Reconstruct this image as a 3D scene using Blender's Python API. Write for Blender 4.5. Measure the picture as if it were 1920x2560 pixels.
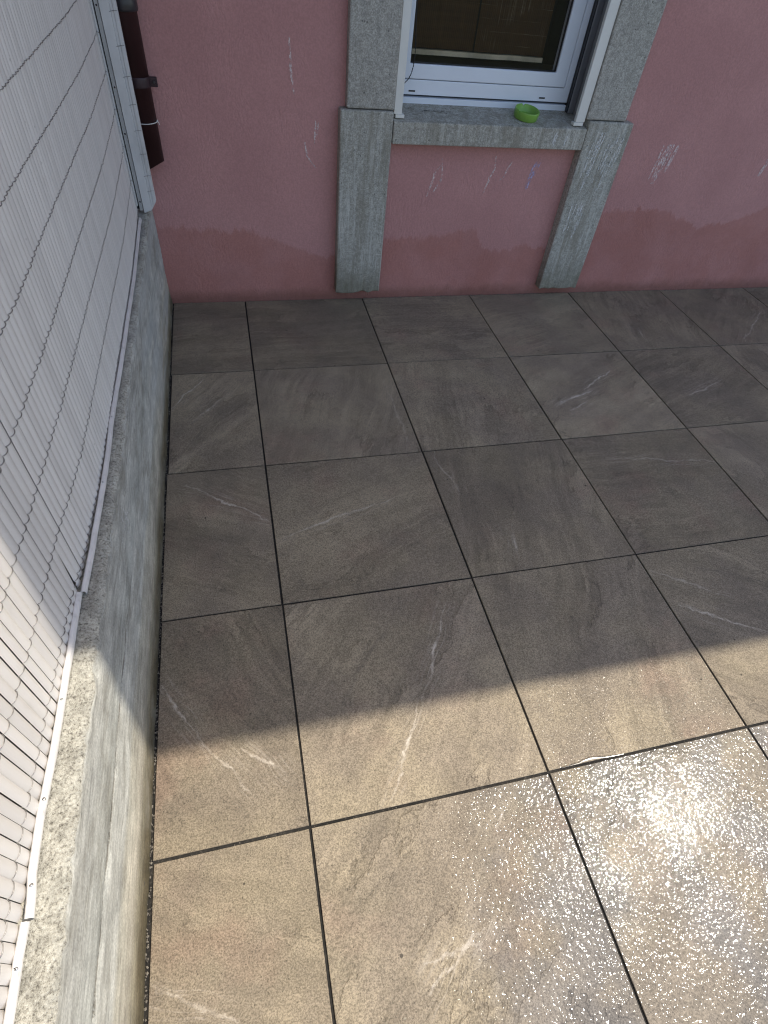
import bpy, bmesh, math, random
from mathutils import Vector, Matrix, noise as mnoise

random.seed(7)
for o in list(bpy.data.objects):
    bpy.data.objects.remove(o)
scene = bpy.context.scene
COL = scene.collection
PI = math.pi

# ------------------------------------------------------------------ camera
cam_data = bpy.data.cameras.new("camera")
cam = bpy.data.objects.new("camera", cam_data)
COL.objects.link(cam)
CAM_POS = Vector((-0.025877, -2.115018, 1.440189))
AX_R = Vector((0.971327, -0.220718, 0.088363))
AX_U = Vector((0.108369, 0.741837, 0.661766))
AX_D = Vector((0.211614, 0.633215, -0.744485))
m = Matrix((AX_R, AX_U, -AX_D)).transposed().to_4x4()
m.translation = CAM_POS
cam.matrix_world = m
cam_data.sensor_fit = 'HORIZONTAL'
cam_data.sensor_width = 36.0
cam_data.lens = 1384.1 / 1920.0 * 36.0
cam_data.clip_start = 0.02
cam_data.clip_end = 400.0
scene.camera = cam

# ------------------------------------------------------------------ sky, sun, exposure
SUN_DIR = Vector((0.565, 0.09, 1.0)).normalized()          # towards the sun
SUN_EL = math.asin(SUN_DIR.z)
SUN_AZ = math.atan2(SUN_DIR.x, SUN_DIR.y)                  # clockwise from +Y
world = bpy.data.worlds.new("World")
scene.world = world
world.use_nodes = True
wn = world.node_tree
wn.nodes.clear()
w_out = wn.nodes.new("ShaderNodeOutputWorld")
w_bg = wn.nodes.new("ShaderNodeBackground")
w_sky = wn.nodes.new("ShaderNodeTexSky")
w_sky.sky_type = 'NISHITA'
w_sky.sun_disc = False
w_sky.sun_elevation = SUN_EL
w_sky.sun_rotation = SUN_AZ
w_sky.air_density = 1.0
w_sky.dust_density = 1.5
w_sky.ozone_density = 1.0
w_bg.inputs["Strength"].default_value = 0.15
wn.links.new(w_sky.outputs[0], w_bg.inputs[0])
wn.links.new(w_bg.outputs[0], w_out.inputs[0])

sun_data = bpy.data.lights.new("sun", 'SUN')
sun_data.energy = 3.0
sun_data.angle = math.radians(0.53)
sun_data.color = (1.0, 0.925, 0.80)
sun = bpy.data.objects.new("sun", sun_data)
COL.objects.link(sun)
sun.rotation_euler = (-SUN_DIR).to_track_quat('-Z', 'Y').to_euler()
sun.location = (4, 2, 9)

scene.view_settings.view_transform = 'Standard'
scene.view_settings.look = 'None'
scene.view_settings.exposure = 0.72
scene.view_settings.gamma = 1.0
scene.view_settings.use_curve_mapping = False
scene.render.engine = 'CYCLES'
scene.cycles.use_denoising = True
scene.cycles.denoiser = 'OPENIMAGEDENOISE'
scene.cycles.denoising_input_passes = 'RGB_ALBEDO_NORMAL'
scene.cycles.denoising_prefilter = 'ACCURATE'
scene.cycles.filter_width = 1.15
scene.cycles.max_bounces = 8
scene.cycles.diffuse_bounces = 5
scene.cycles.sample_clamp_indirect = 6.0

# ------------------------------------------------------------------ helpers
class NT:
    """Small builder for one node material."""
    def __init__(self, name):
        self.mat = bpy.data.materials.new(name)
        self.mat.use_nodes = True
        self.t = self.mat.node_tree
        self.t.nodes.clear()
        self.out = self.t.nodes.new("ShaderNodeOutputMaterial")
        self.bsdf = self.t.nodes.new("ShaderNodeBsdfPrincipled")
        self.t.links.new(self.bsdf.outputs[0], self.out.inputs[0])

    def put(self, sock, v):
        if v is None:
            return
        if isinstance(v, bpy.types.NodeSocket):
            self.t.links.new(v, sock)
        else:
            if isinstance(v, (tuple, list)) and len(v) == 3 and sock.type == 'RGBA':
                v = (*v, 1.0)
            sock.default_value = v

    def set(self, **kw):
        for k, v in kw.items():
            self.put(self.bsdf.inputs[k.replace("_", " ")], v)

    def coord(self, which="Object"):
        n = self.t.nodes.new("ShaderNodeTexCoord")
        return n.outputs[which]

    def geo(self, which="Position"):
        n = self.t.nodes.new("ShaderNodeNewGeometry")
        return n.outputs[which]

    def rnd(self):
        n = self.t.nodes.new("ShaderNodeObjectInfo")
        return n.outputs["Random"]

    def attr(self, name):
        n = self.t.nodes.new("ShaderNodeAttribute")
        n.attribute_type = 'OBJECT'
        n.attribute_name = name
        return n

    def math(self, op, a, b=None, c=None, clamp=False):
        n = self.t.nodes.new("ShaderNodeMath")
        n.operation = op
        n.use_clamp = clamp
        self.put(n.inputs[0], a)
        self.put(n.inputs[1], b)
        self.put(n.inputs[2], c)
        return n.outputs[0]

    def vmath(self, op, a, b=None, out=0):
        n = self.t.nodes.new("ShaderNodeVectorMath")
        n.operation = op
        self.put(n.inputs[0], a)
        if op == 'SCALE':
            self.put(n.inputs["Scale"], b)
        else:
            self.put(n.inputs[1], b)
        return n.outputs[out]

    def sep(self, v):
        n = self.t.nodes.new("ShaderNodeSeparateXYZ")
        self.put(n.inputs[0], v)
        return n.outputs

    def comb(self, x, y, z):
        n = self.t.nodes.new("ShaderNodeCombineXYZ")
        for s, v in zip(n.inputs, (x, y, z)):
            self.put(s, v)
        return n.outputs[0]

    def mapping(self, v, scale=(1, 1, 1), loc=(0, 0, 0), rot=(0, 0, 0)):
        n = self.t.nodes.new("ShaderNodeMapping")
        self.put(n.inputs["Vector"], v)
        self.put(n.inputs["Location"], loc)
        self.put(n.inputs["Rotation"], rot)
        self.put(n.inputs["Scale"], scale)
        return n.outputs[0]

    def noise(self, v, scale, detail=3.0, rough=0.55, dist=0.0, color=False):
        n = self.t.nodes.new("ShaderNodeTexNoise")
        self.put(n.inputs["Vector"], v)
        n.inputs["Scale"].default_value = scale
        n.inputs["Detail"].default_value = detail
        n.inputs["Roughness"].default_value = rough
        n.inputs["Distortion"].default_value = dist
        return n.outputs["Color" if color else "Fac"]

    def voronoi(self, v, scale, feature='F1', out="Distance", rand=1.0):
        n = self.t.nodes.new("ShaderNodeTexVoronoi")
        n.feature = feature
        self.put(n.inputs["Vector"], v)
        n.inputs["Scale"].default_value = scale
        n.inputs["Randomness"].default_value = rand
        return n.outputs[out]

    def ramp(self, f, stops, interp='LINEAR'):
        n = self.t.nodes.new("ShaderNodeValToRGB")
        n.color_ramp.interpolation = interp
        cr = n.color_ramp
        while len(cr.elements) < len(stops):
            cr.elements.new(0.5)
        for e, (p, c) in zip(cr.elements, stops):
            e.position = p
        for e, (p, c) in zip(cr.elements, stops):
            e.position = p
            if not isinstance(c, (tuple, list)):
                c = (c, c, c)
            e.color = (*c[:3], 1.0)
        self.put(n.inputs[0], f)
        return n.outputs[0]

    def sstep(self, v, lo, hi, to0=0.0, to1=1.0):
        n = self.t.nodes.new("ShaderNodeMapRange")
        n.interpolation_type = 'SMOOTHSTEP'
        self.put(n.inputs["Value"], v)
        self.put(n.inputs["From Min"], lo)
        self.put(n.inputs["From Max"], hi)
        self.put(n.inputs["To Min"], to0)
        self.put(n.inputs["To Max"], to1)
        return n.outputs[0]

    def mix(self, f, a, b, mode='MIX'):
        n = self.t.nodes.new("ShaderNodeMix")
        n.data_type = 'RGBA'
        n.blend_type = mode
        n.clamp_factor = True
        self.put(n.inputs["Factor"], f)
        self.put(n.inputs["A"] if False else n.inputs[6], a)
        self.put(n.inputs[7], b)
        return n.outputs[2]

    def bump(self, h, strength=1.0, dist=0.002, normal=None):
        n = self.t.nodes.new("ShaderNodeBump")
        self.put(n.inputs["Height"], h)
        self.put(n.inputs["Strength"], strength)
        n.inputs["Distance"].default_value = dist
        if normal is not None:
            self.put(n.inputs["Normal"], normal)
        return n.outputs[0]

    def scale_color(self, c, f):
        """multiply colour c by the scalar f"""
        n = self.t.nodes.new("ShaderNodeVectorMath")
        n.operation = 'SCALE'
        self.put(n.inputs[0], c)
        self.put(n.inputs["Scale"], f)
        return n.outputs[0]


def link(o, parent=None):
    COL.objects.link(o)
    if parent is not None:
        o.parent = parent
    return o


def obj_from_bm(name, bm, mat, parent=None, smooth=False, loc=None):
    me = bpy.data.meshes.new(name)
    bm.normal_update()
    bm.to_mesh(me)
    bm.free()
    if smooth:
        for p in me.polygons:
            p.use_smooth = True
    if mat is not None:
        me.materials.append(mat)
    o = bpy.data.objects.new(name, me)
    if loc is not None:
        o.location = loc
    return link(o, parent)


def thing(name, label, cat, loc=(0, 0, 0), rot=(0, 0, 0), group=None):
    o = bpy.data.objects.new(name, None)
    o.empty_display_size = 0.05
    o.location = loc
    o.rotation_euler = rot
    COL.objects.link(o)
    tag(o, label, cat, group)
    return o


def tag(o, label=None, cat=None, group=None, kind=None):
    if label:
        o["label"] = label
    if cat:
        o["category"] = cat
    if group:
        o["group"] = group
    if kind:
        o["kind"] = kind
    return o


def add_box(bm, x0, x1, y0, y1, z0, z1):
    v = [bm.verts.new(p) for p in ((x0, y0, z0), (x1, y0, z0), (x1, y1, z0), (x0, y1, z0),
                                   (x0, y0, z1), (x1, y0, z1), (x1, y1, z1), (x0, y1, z1))]
    for f in ((3, 2, 1, 0), (4, 5, 6, 7), (0, 1, 5, 4), (1, 2, 6, 5), (2, 3, 7, 6), (3, 0, 4, 7)):
        bm.faces.new([v[i] for i in f])
    return v


def bevel_all(bm, w, seg=2):
    bmesh.ops.bevel(bm, geom=list(bm.edges), offset=w, segments=seg, profile=0.5, affect='EDGES', clamp_overlap=True)


def box(name, mat, x0, x1, y0, y1, z0, z1, parent=None, bev=0.0, seg=2):
    bm = bmesh.new()
    add_box(bm, x0, x1, y0, y1, z0, z1)
    if bev > 0:
        bevel_all(bm, bev, seg)
    return obj_from_bm(name, bm, mat, parent)


def add_tube(bm, pts, radius, sides=8, cap=True, squash=None):
    """tube along pts; radius a number or a list"""
    pts = [Vector(p) for p in pts]
    rings = []
    up = Vector((0, 0, 1))
    for i, p in enumerate(pts):
        a = pts[max(0, i - 1)]
        b = pts[min(len(pts) - 1, i + 1)]
        t = (b - a).normalized()
        ref = up if abs(t.dot(up)) < 0.95 else Vector((1, 0, 0))
        s = t.cross(ref).normalized()
        u = s.cross(t).normalized()
        r = radius[i] if isinstance(radius, (list, tuple)) else radius
        ru = r if squash is None else r * squash
        ring = [bm.verts.new(p + s * (math.cos(2 * PI * k / sides) * r) + u * (math.sin(2 * PI * k / sides) * ru))
                for k in range(sides)]
        rings.append(ring)
    for A, B in zip(rings, rings[1:]):
        for k in range(sides):
            bm.faces.new((A[k], A[(k + 1) % sides], B[(k + 1) % sides], B[k]))
    if cap:
        bm.faces.new(list(reversed(rings[0])))
        bm.faces.new(rings[-1])
    return rings


def add_lathe(bm, prof, sides=32, centre=(0, 0, 0)):
    c = Vector(centre)
    rings = []
    for r, z in prof:
        rings.append([bm.verts.new(c + Vector((r * math.cos(2 * PI * k / sides), r * math.sin(2 * PI * k / sides), z)))
                      for k in range(sides)])
    for A, B in zip(rings, rings[1:]):
        for k in range(sides):
            bm.faces.new((A[k], A[(k + 1) % sides], B[(k + 1) % sides], B[k]))
    return rings


def nz(x, y, z, s=1.0):
    return mnoise.noise(Vector((x * s, y * s, z * s)))


def interp(tbl, x):
    if x <= tbl[0][0]:
        return tbl[0][1]
    for (a, va), (b, vb) in zip(tbl, tbl[1:]):
        if x <= b:
            return va + (vb - va) * (x - a) / (b - a)
    return tbl[-1][1]


# ------------------------------------------------------------------ materials
def mat_tile():
    n = NT("stoneware_tile")
    p = n.coord("Object")
    rnd = n.rnd()
    off = n.comb(n.math('MULTIPLY', rnd, 37.0), n.math('MULTIPLY', rnd, 91.0), n.math('MULTIPLY', rnd, 13.0))
    q = n.vmath('ADD', p, off)
    ang = n.attr("grain_angle").outputs["Fac"]
    # strata running along the tile's own grain direction
    rt = n.t.nodes.new("ShaderNodeVectorRotate")
    rt.rotation_type = 'Z_AXIS'
    n.put(rt.inputs["Vector"], p)
    n.put(rt.inputs["Angle"], ang)
    warp = n.vmath('SCALE', n.vmath('SUBTRACT', n.noise(q, 2.6, 3, color=True), (0.5, 0.5, 0.5)), 0.12)
    rp = n.vmath('ADD', n.vmath('ADD', rt.outputs[0], warp), off)
    strata = n.noise(n.mapping(rp, (1.1, 8.5, 1.0)), 1.0, 6, 0.62)
    strata2 = n.noise(n.mapping(rp, (2.2, 42.0, 1.0)), 1.0, 5, 0.68)
    cloud = n.noise(q, 4.0, 4, 0.6)
    rust = n.sstep(n.noise(n.vmath('ADD', q, (5.2, 1.7, 0)), 3.2, 4, 0.62), 0.52, 0.74)
    grain = n.noise(q, 300.0, 3, 0.75)
    grain2 = n.noise(q, 120.0, 3, 0.7)
    base = n.mix(n.sstep(cloud, 0.35, 0.66), TILE_A, TILE_B)
    base = n.mix(n.math('MULTIPLY', rust, 0.5), base, TILE_RUST)
    k = n.sstep(strata, 0.30, 0.70, 0.87, 1.09)
    sgate = n.sstep(n.noise(n.vmath('ADD', q, (6.0, 2.0, 9.0)), 3.6, 3), 0.44, 0.62, 0.15, 1.0)
    k = n.math('MULTIPLY', k, n.math('ADD', 1.0, n.math('MULTIPLY', n.math('SUBTRACT', n.sstep(strata2, 0.36, 0.64, 0.86, 1.10), 1.0), sgate)))
    k = n.math('MULTIPLY', k, n.sstep(n.noise(q, 14.0, 6, 0.72), 0.3, 0.7, 0.92, 1.07))
    k = n.math('MULTIPLY', k, n.sstep(grain, 0.36, 0.62, 0.64, 1.24))
    k = n.math('MULTIPLY', k, n.sstep(grain2, 0.34, 0.66, 0.91, 1.08))
    pits = n.math('MULTIPLY', n.sstep(n.voronoi(q, 150.0), 0.12, 0.30, 1.0, 0.0), n.math('GREATER_THAN', n.sep(n.voronoi(q, 150.0, out="Color"))[0], 0.62))
    k = n.math('MULTIPLY', k, n.math('SUBTRACT', 1.0, n.math('MULTIPLY', pits, 0.42)))
    k = n.math('MULTIPLY', k, n.math('ADD', 0.85, n.math('MULTIPLY', rnd, 0.29)))
    # cleft edges of the slate print: thin broken ledge lines
    led = n.noise(n.mapping(rp, (2.2, 5.0, 1.0), loc=(3.1, 0.4, 0)), 1.0, 6, 0.62)
    ledge = n.sstep(led, 0.495, 0.507)
    gate = n.sstep(n.noise(n.vmath('ADD', q, (4.0, 6.0, 3.0)), 3.0, 2), 0.47, 0.60)
    lline = n.math('MULTIPLY', n.sstep(n.math('ABSOLUTE', n.math('SUBTRACT', led, 0.5)), 0.002, 0.010, 1.0, 0.0), gate)
    k = n.math('MULTIPLY', k, n.math('SUBTRACT', 1.0, n.math('MULTIPLY', lline, 0.22)))
    k = n.math('MULTIPLY', k, n.math('ADD', 1.0, n.math('MULTIPLY', n.math('MULTIPLY', n.math('SUBTRACT', ledge, 0.5), gate), 0.14)))
    base = n.scale_color(base, k)
    # printed mineral veins: segments given per tile (x0, y0, x1, y1)
    pw = n.vmath('ADD', p, n.vmath('SCALE', n.vmath('SUBTRACT', n.noise(q, 9.0, 7, 0.72, color=True), (0.5, 0.5, 0.5)), 0.065))
    pw = n.vmath('MULTIPLY', pw, (1, 1, 0))
    amp = n.attr("vein_gain")
    amps = n.sep(amp.outputs["Vector"])
    light_sum = None
    dark_sum = None
    for i in range(3):
        a = n.attr("vein_%s" % "abc"[i])
        sc = n.t.nodes.new("ShaderNodeSeparateColor")
        n.put(sc.inputs[0], a.outputs["Color"])
        A = n.comb(sc.outputs[0], sc.outputs[1], 0.0)
        B = n.comb(sc.outputs[2], a.outputs["Alpha"], 0.0)
        ba = n.vmath('SUBTRACT', B, A)
        pa = n.vmath('SUBTRACT', pw, A)
        t = n.math('DIVIDE', n.vmath('DOT_PRODUCT', pa, ba, 1), n.math('ADD', n.vmath('DOT_PRODUCT', ba, ba, 1), 1e-5))
        t = n.math('MINIMUM', n.math('MAXIMUM', t, 0.0), 1.0)
        dv = n.vmath('SUBTRACT', pa, n.vmath('SCALE', ba, t))
        d = n.vmath('LENGTH', dv, None, 1)
        d = n.math('ADD', d, n.math('MULTIPLY', n.math('ABSOLUTE', n.math('SUBTRACT', t, 0.5)), 0.006))
        core = n.sstep(d, 0.0008, 0.0066, 1.0, 0.0)
        fibre = n.sstep(n.noise(n.mapping(rp, (3.0, 110.0, 1.0), loc=(1.7 * i, 0, 0)), 1.0, 4, 0.7), 0.50, 0.66)
        halo = n.math('MULTIPLY', n.sstep(d, 0.0, 0.055, 0.6, 0.0), fibre)
        brk = n.sstep(n.noise(q, 30.0, 4, 0.7), 0.36, 0.6)
        v = n.math('MULTIPLY', n.math('ADD', core, halo), n.math('ADD', 0.25, n.math('MULTIPLY', brk, 0.75)))
        g = amps[i]
        lv = n.math('MULTIPLY', v, n.math('MAXIMUM', g, 0.0))
        dk = n.math('MULTIPLY', v, n.math('MAXIMUM', n.math('MULTIPLY', g, -1.0), 0.0))
        light_sum = lv if light_sum is None else n.math('MAXIMUM', light_sum, lv)
        dark_sum = dk if dark_sum is None else n.math('MAXIMUM', dark_sum, dk)
    base = n.mix(n.math('MULTIPLY', light_sum, 0.9, clamp=True), base, TILE_VEIN)
    base = n.mix(n.math('MULTIPLY', dark_sum, 0.55, clamp=True), base, (0.10, 0.085, 0.075))
    # scattered dirt specks and faint stains
    vd = n.voronoi(q, 17.0)
    vc = n.voronoi(q, 17.0, out="Color")
    pick = n.math('GREATER_THAN', n.sep(vc)[0], 0.55)
    sz = n.math('MULTIPLY', n.sep(vc)[1], 0.05)
    speck = n.math('MULTIPLY', n.sstep(n.math('SUBTRACT', vd, sz), 0.0, 0.03, 1.0, 0.0), pick)
    stain = n.math('MULTIPLY', n.sstep(n.noise(n.vmath('ADD', q, (1.1, 8.3, 2.0)), 6.5, 6, 0.75), 0.60, 0.78), 0.35)
    base = n.mix(stain, base, (0.10, 0.085, 0.07))
    base = n.mix(n.math('MULTIPLY', speck, 0.8), base, (0.03, 0.026, 0.022))
    # damp film: which tiles were washed last, with dried-off patches
    wet = n.attr("wetness").outputs["Fac"]
    patch = n.sstep(n.noise(n.vmath('ADD', q, (9.0, 3.0, 1.0)), 4.2, 3, 0.55), 0.38, 0.54)
    we = n.attr("wet_from").outputs["Fac"]
    px = n.math('ADD', n.sep(p)[0], n.math('MULTIPLY', n.math('SUBTRACT', n.noise(q, 7.0, 5, 0.7), 0.5), 0.35))
    film = n.math('MULTIPLY', wet, n.math('ADD', 0.38, n.math('MULTIPLY', patch, 0.62)))
    film = n.math('MULTIPLY', film, n.sstep(n.math('SUBTRACT', px, we), -0.10, 0.12, 0.10, 1.0))
    base = n.mix(n.math('MULTIPLY', film, 0.78), base, n.scale_color((0.122, 0.117, 0.112), k))  # wet darkening, greyed to put the silver sky sheen into the colour
    rough = n.math('SUBTRACT', n.math('ADD', 0.60, n.math('MULTIPLY', grain2, 0.16)), n.math('MULTIPLY', film, 0.12))
    # riven, grainy relief
    h = n.math('ADD', n.math('MULTIPLY', n.noise(q, 130.0, 2, 0.55), 1.0), n.math('MULTIPLY', grain, 0.45))
    h = n.math('ADD', h, n.math('MULTIPLY', strata, 1.3))
    h = n.math('ADD', h, n.math('MULTIPLY', light_sum, 0.5))
    h = n.math('ADD', h, n.math('MULTIPLY', n.math('MULTIPLY', ledge, gate), 1.2))
    nb = n.bump(h, 0.55, 0.0016)
    hw = n.math('ADD', n.noise(q, 125.0, 1.0, 0.5), n.math('MULTIPLY', n.noise(q, 60.0, 1.0, 0.5), 0.6))
    hw = n.math('MULTIPLY', hw, n.sstep(n.noise(n.vmath('ADD', q, (2.0, 7.0, 5.0)), 9.0, 3), 0.3, 0.7, 0.7, 1.25))
    nw = n.bump(hw, 0.95, 0.0019)
    n.set(Base_Color=base, Roughness=rough, Normal=nb)
    n.bsdf.inputs["Specular IOR Level"].default_value = 0.2
    n.put(n.bsdf.inputs["Coat Weight"], film)
    n.bsdf.inputs["Coat Roughness"].default_value = 0.055
    n.bsdf.inputs["Coat IOR"].default_value = 1.4
    n.put(n.bsdf.inputs["Coat Normal"], nw)
    return n.mat


TILE_A = (0.248, 0.204, 0.150)
TILE_B = (0.312, 0.258, 0.178)
TILE_RUST = (0.300, 0.205, 0.150)
TILE_VEIN = (0.60, 0.53, 0.44)


def mat_simple(name, col, rough=0.5, metallic=0.0, var=0.08, scale=12.0, spec=0.5, bump=0.0, bscale=80.0, dirt=0.0):
    n = NT(name)
    p = n.coord("Object")
    f = n.noise(p, scale, 4, 0.6)
    c = n.scale_color(col, n.sstep(f, 0.3, 0.7, 1.0 - var, 1.0 + var))
    if dirt > 0:
        dm = n.sstep(n.noise(n.mapping(p, (1, 1, 0.25)), scale * 1.7, 5, 0.7), 0.5, 0.75)
        c = n.mix(n.math('MULTIPLY', dm, dirt), c, (0.08, 0.07, 0.055))
    n.set(Base_Color=c, Roughness=n.sstep(f, 0.3, 0.7, rough * 0.9, min(1.0, rough * 1.12)), Metallic=metallic)
    n.bsdf.inputs["Specular IOR Level"].default_value = spec
    if bump > 0:
        n.set(Normal=n.bump(n.noise(p, bscale, 3, 0.6), bump, 0.001))
    return n.mat


def mat_stucco():
    n = NT("pink_stucco")
    p = n.coord("Object")
    s = n.sep(p)
    wob = n.math('MULTIPLY', n.math('SUBTRACT', n.noise(n.mapping(p, (1.6, 1, 0.55)), 16.0, 7, 0.78), 0.5), 0.13)
    u = n.math('DIVIDE', n.math('ADD', s[0], 0.5), 4.0)
    prof = [(-0.5, .36), (-0.287, .359), (-0.191, .341), (0.034, .338), (0.222, .285), (0.4, .206), (0.70, .30), (0.868, .302),
            (1.021, .317), (1.063, .333), (1.176, .338), (1.205, .262), (1.306, .236), (1.388, .246), (1.433, .279), (1.506, .256),
            (1.60, .25), (1.83, .429), (2.057, .445), (2.257, .439), (2.327, .40), (2.473, .352), (2.66, .377), (2.735, .418),
            (2.864, .467), (3.4, .44)]
    edge = n.ramp(u, [((x + 0.5) / 4.0, z) for x, z in prof])
    dz = n.math('SUBTRACT', n.math('ADD', s[2], wob), edge)
    soft = n.sstep(n.noise(p, 3.5, 2), 0.35, 0.65, 0.005, 0.022)
    low = n.sstep(dz, n.math('MULTIPLY', soft, -0.6), soft, 1.0, 0.0)
    fade = n.math('MULTIPLY', low, n.sstep(n.noise(p, 5.0, 5, 0.65), 0.3, 0.65, 0.55, 1.0))
    cl = n.noise(p, 2.3, 5, 0.6)
    up = n.mix(n.sstep(cl, 0.35, 0.65), (0.475, 0.240, 0.222), (0.535, 0.275, 0.253))
    lo = n.mix(n.sstep(cl, 0.35, 0.65), (0.405, 0.178, 0.150), (0.455, 0.205, 0.174))
    c = n.mix(fade, up, lo)
    # rising dirt at the foot and fine grain
    foot = n.sstep(n.math('ADD', s[2], n.math('MULTIPLY', n.noise(p, 22.0, 4), -0.05)), -0.02, 0.055, 1.0, 0.0)
    c = n.mix(n.math('MULTIPLY', foot, 0.55), c, (0.12, 0.06, 0.04))
    c = n.scale_color(c, n.sstep(n.noise(p, 160.0, 2), 0.3, 0.7, 0.93, 1.07))
    vd = n.voronoi(p, 7.0)
    pick = n.math('GREATER_THAN', n.sep(n.voronoi(p, 7.0, out="Color"))[1], 0.9)
    c = n.mix(n.math('MULTIPLY', n.sstep(vd, 0.02, 0.035, 1.0, 0.0), pick), c, (0.10, 0.05, 0.045))
    # trowelled, combed plaster relief
    wq = n.vmath('ADD', p, n.vmath('SCALE', n.vmath('SUBTRACT', n.noise(p, 7.0, 2, color=True), (0.5, 0.5, 0.5)), 0.12))
    ridge = n.noise(n.mapping(wq, (110.0, 60.0, 34.0), rot=(0, 0.35, 0)), 1.0, 2, 0.5)
    gate = n.sstep(n.noise(p, 9.0, 3), 0.38, 0.62, 0.15, 1.0)
    h = n.math('ADD', n.math('MULTIPLY', n.sstep(ridge, 0.35, 0.62), gate), n.math('MULTIPLY', n.noise(p, 200.0, 2), 0.25))
    n.set(Base_Color=c, Roughness=0.9, Normal=n.bump(h, 0.5, 0.0020))
    n.bsdf.inputs["Specular IOR Level"].default_value = 0.25
    return n.mat


def mat_stone(name, weathered=0.5, tint=(1, 1, 1)):
    n = NT(name)
    p = n.geo("Position")
    fine = n.noise(p, 190.0, 2, 0.7)
    mid = n.noise(p, 70.0, 3, 0.6)
    c = n.ramp(fine, [(0.28, (0.25, 0.236, 0.208)), (0.52, (0.39, 0.372, 0.332)), (0.76, (0.60, 0.58, 0.525))])
    c = n.scale_color(c, n.sstep(mid, 0.3, 0.7, 0.82, 1.16))
    streak = n.noise(n.mapping(p, (75.0, 75.0, 5.0)), 1.0, 6, 0.72)
    wide = n.noise(n.mapping(p, (21.0, 21.0, 2.6)), 1.0, 6, 0.68)
    c = n.mix(n.math('MULTIPLY', n.sstep(streak, 0.50, 0.66), 0.85 * weathered), c, (0.66, 0.645, 0.60))
    c = n.mix(n.math('MULTIPLY', n.sstep(wide, 0.44, 0.62), 0.85 * weathered), c, (0.215, 0.19, 0.142))
    z = n.sep(p)[2]
    foot = n.sstep(n.math('ADD', z, n.math('MULTIPLY', n.noise(p, 16.0, 4), -0.2)), -0.06, 0.16, 1.0, 0.0)
    c = n.mix(n.math('MULTIPLY', foot, 0.55), c, (0.13, 0.12, 0.075))
    pit = n.math('MULTIPLY', n.sstep(n.voronoi(p, 46.0), 0.10, 0.2, 1.0, 0.0),
                 n.math('GREATER_THAN', n.sep(n.voronoi(p, 46.0, out="Color"))[2], 0.86))
    c = n.mix(n.math('MULTIPLY', pit, 0.7), c, (0.09, 0.085, 0.075))
    c = n.mix(1.0, c, tint, 'MULTIPLY')
    h = n.math('SUBTRACT', n.math('ADD', n.math('MULTIPLY', fine, 0.5), n.math('MULTIPLY', mid, 0.7)), n.math('MULTIPLY', pit, 0.8))
    n.set(Base_Color=c, Roughness=0.85, Normal=n.bump(h, 0.6, 0.0016))
    n.bsdf.inputs["Specular IOR Level"].default_value = 0.3
    return n.mat


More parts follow.
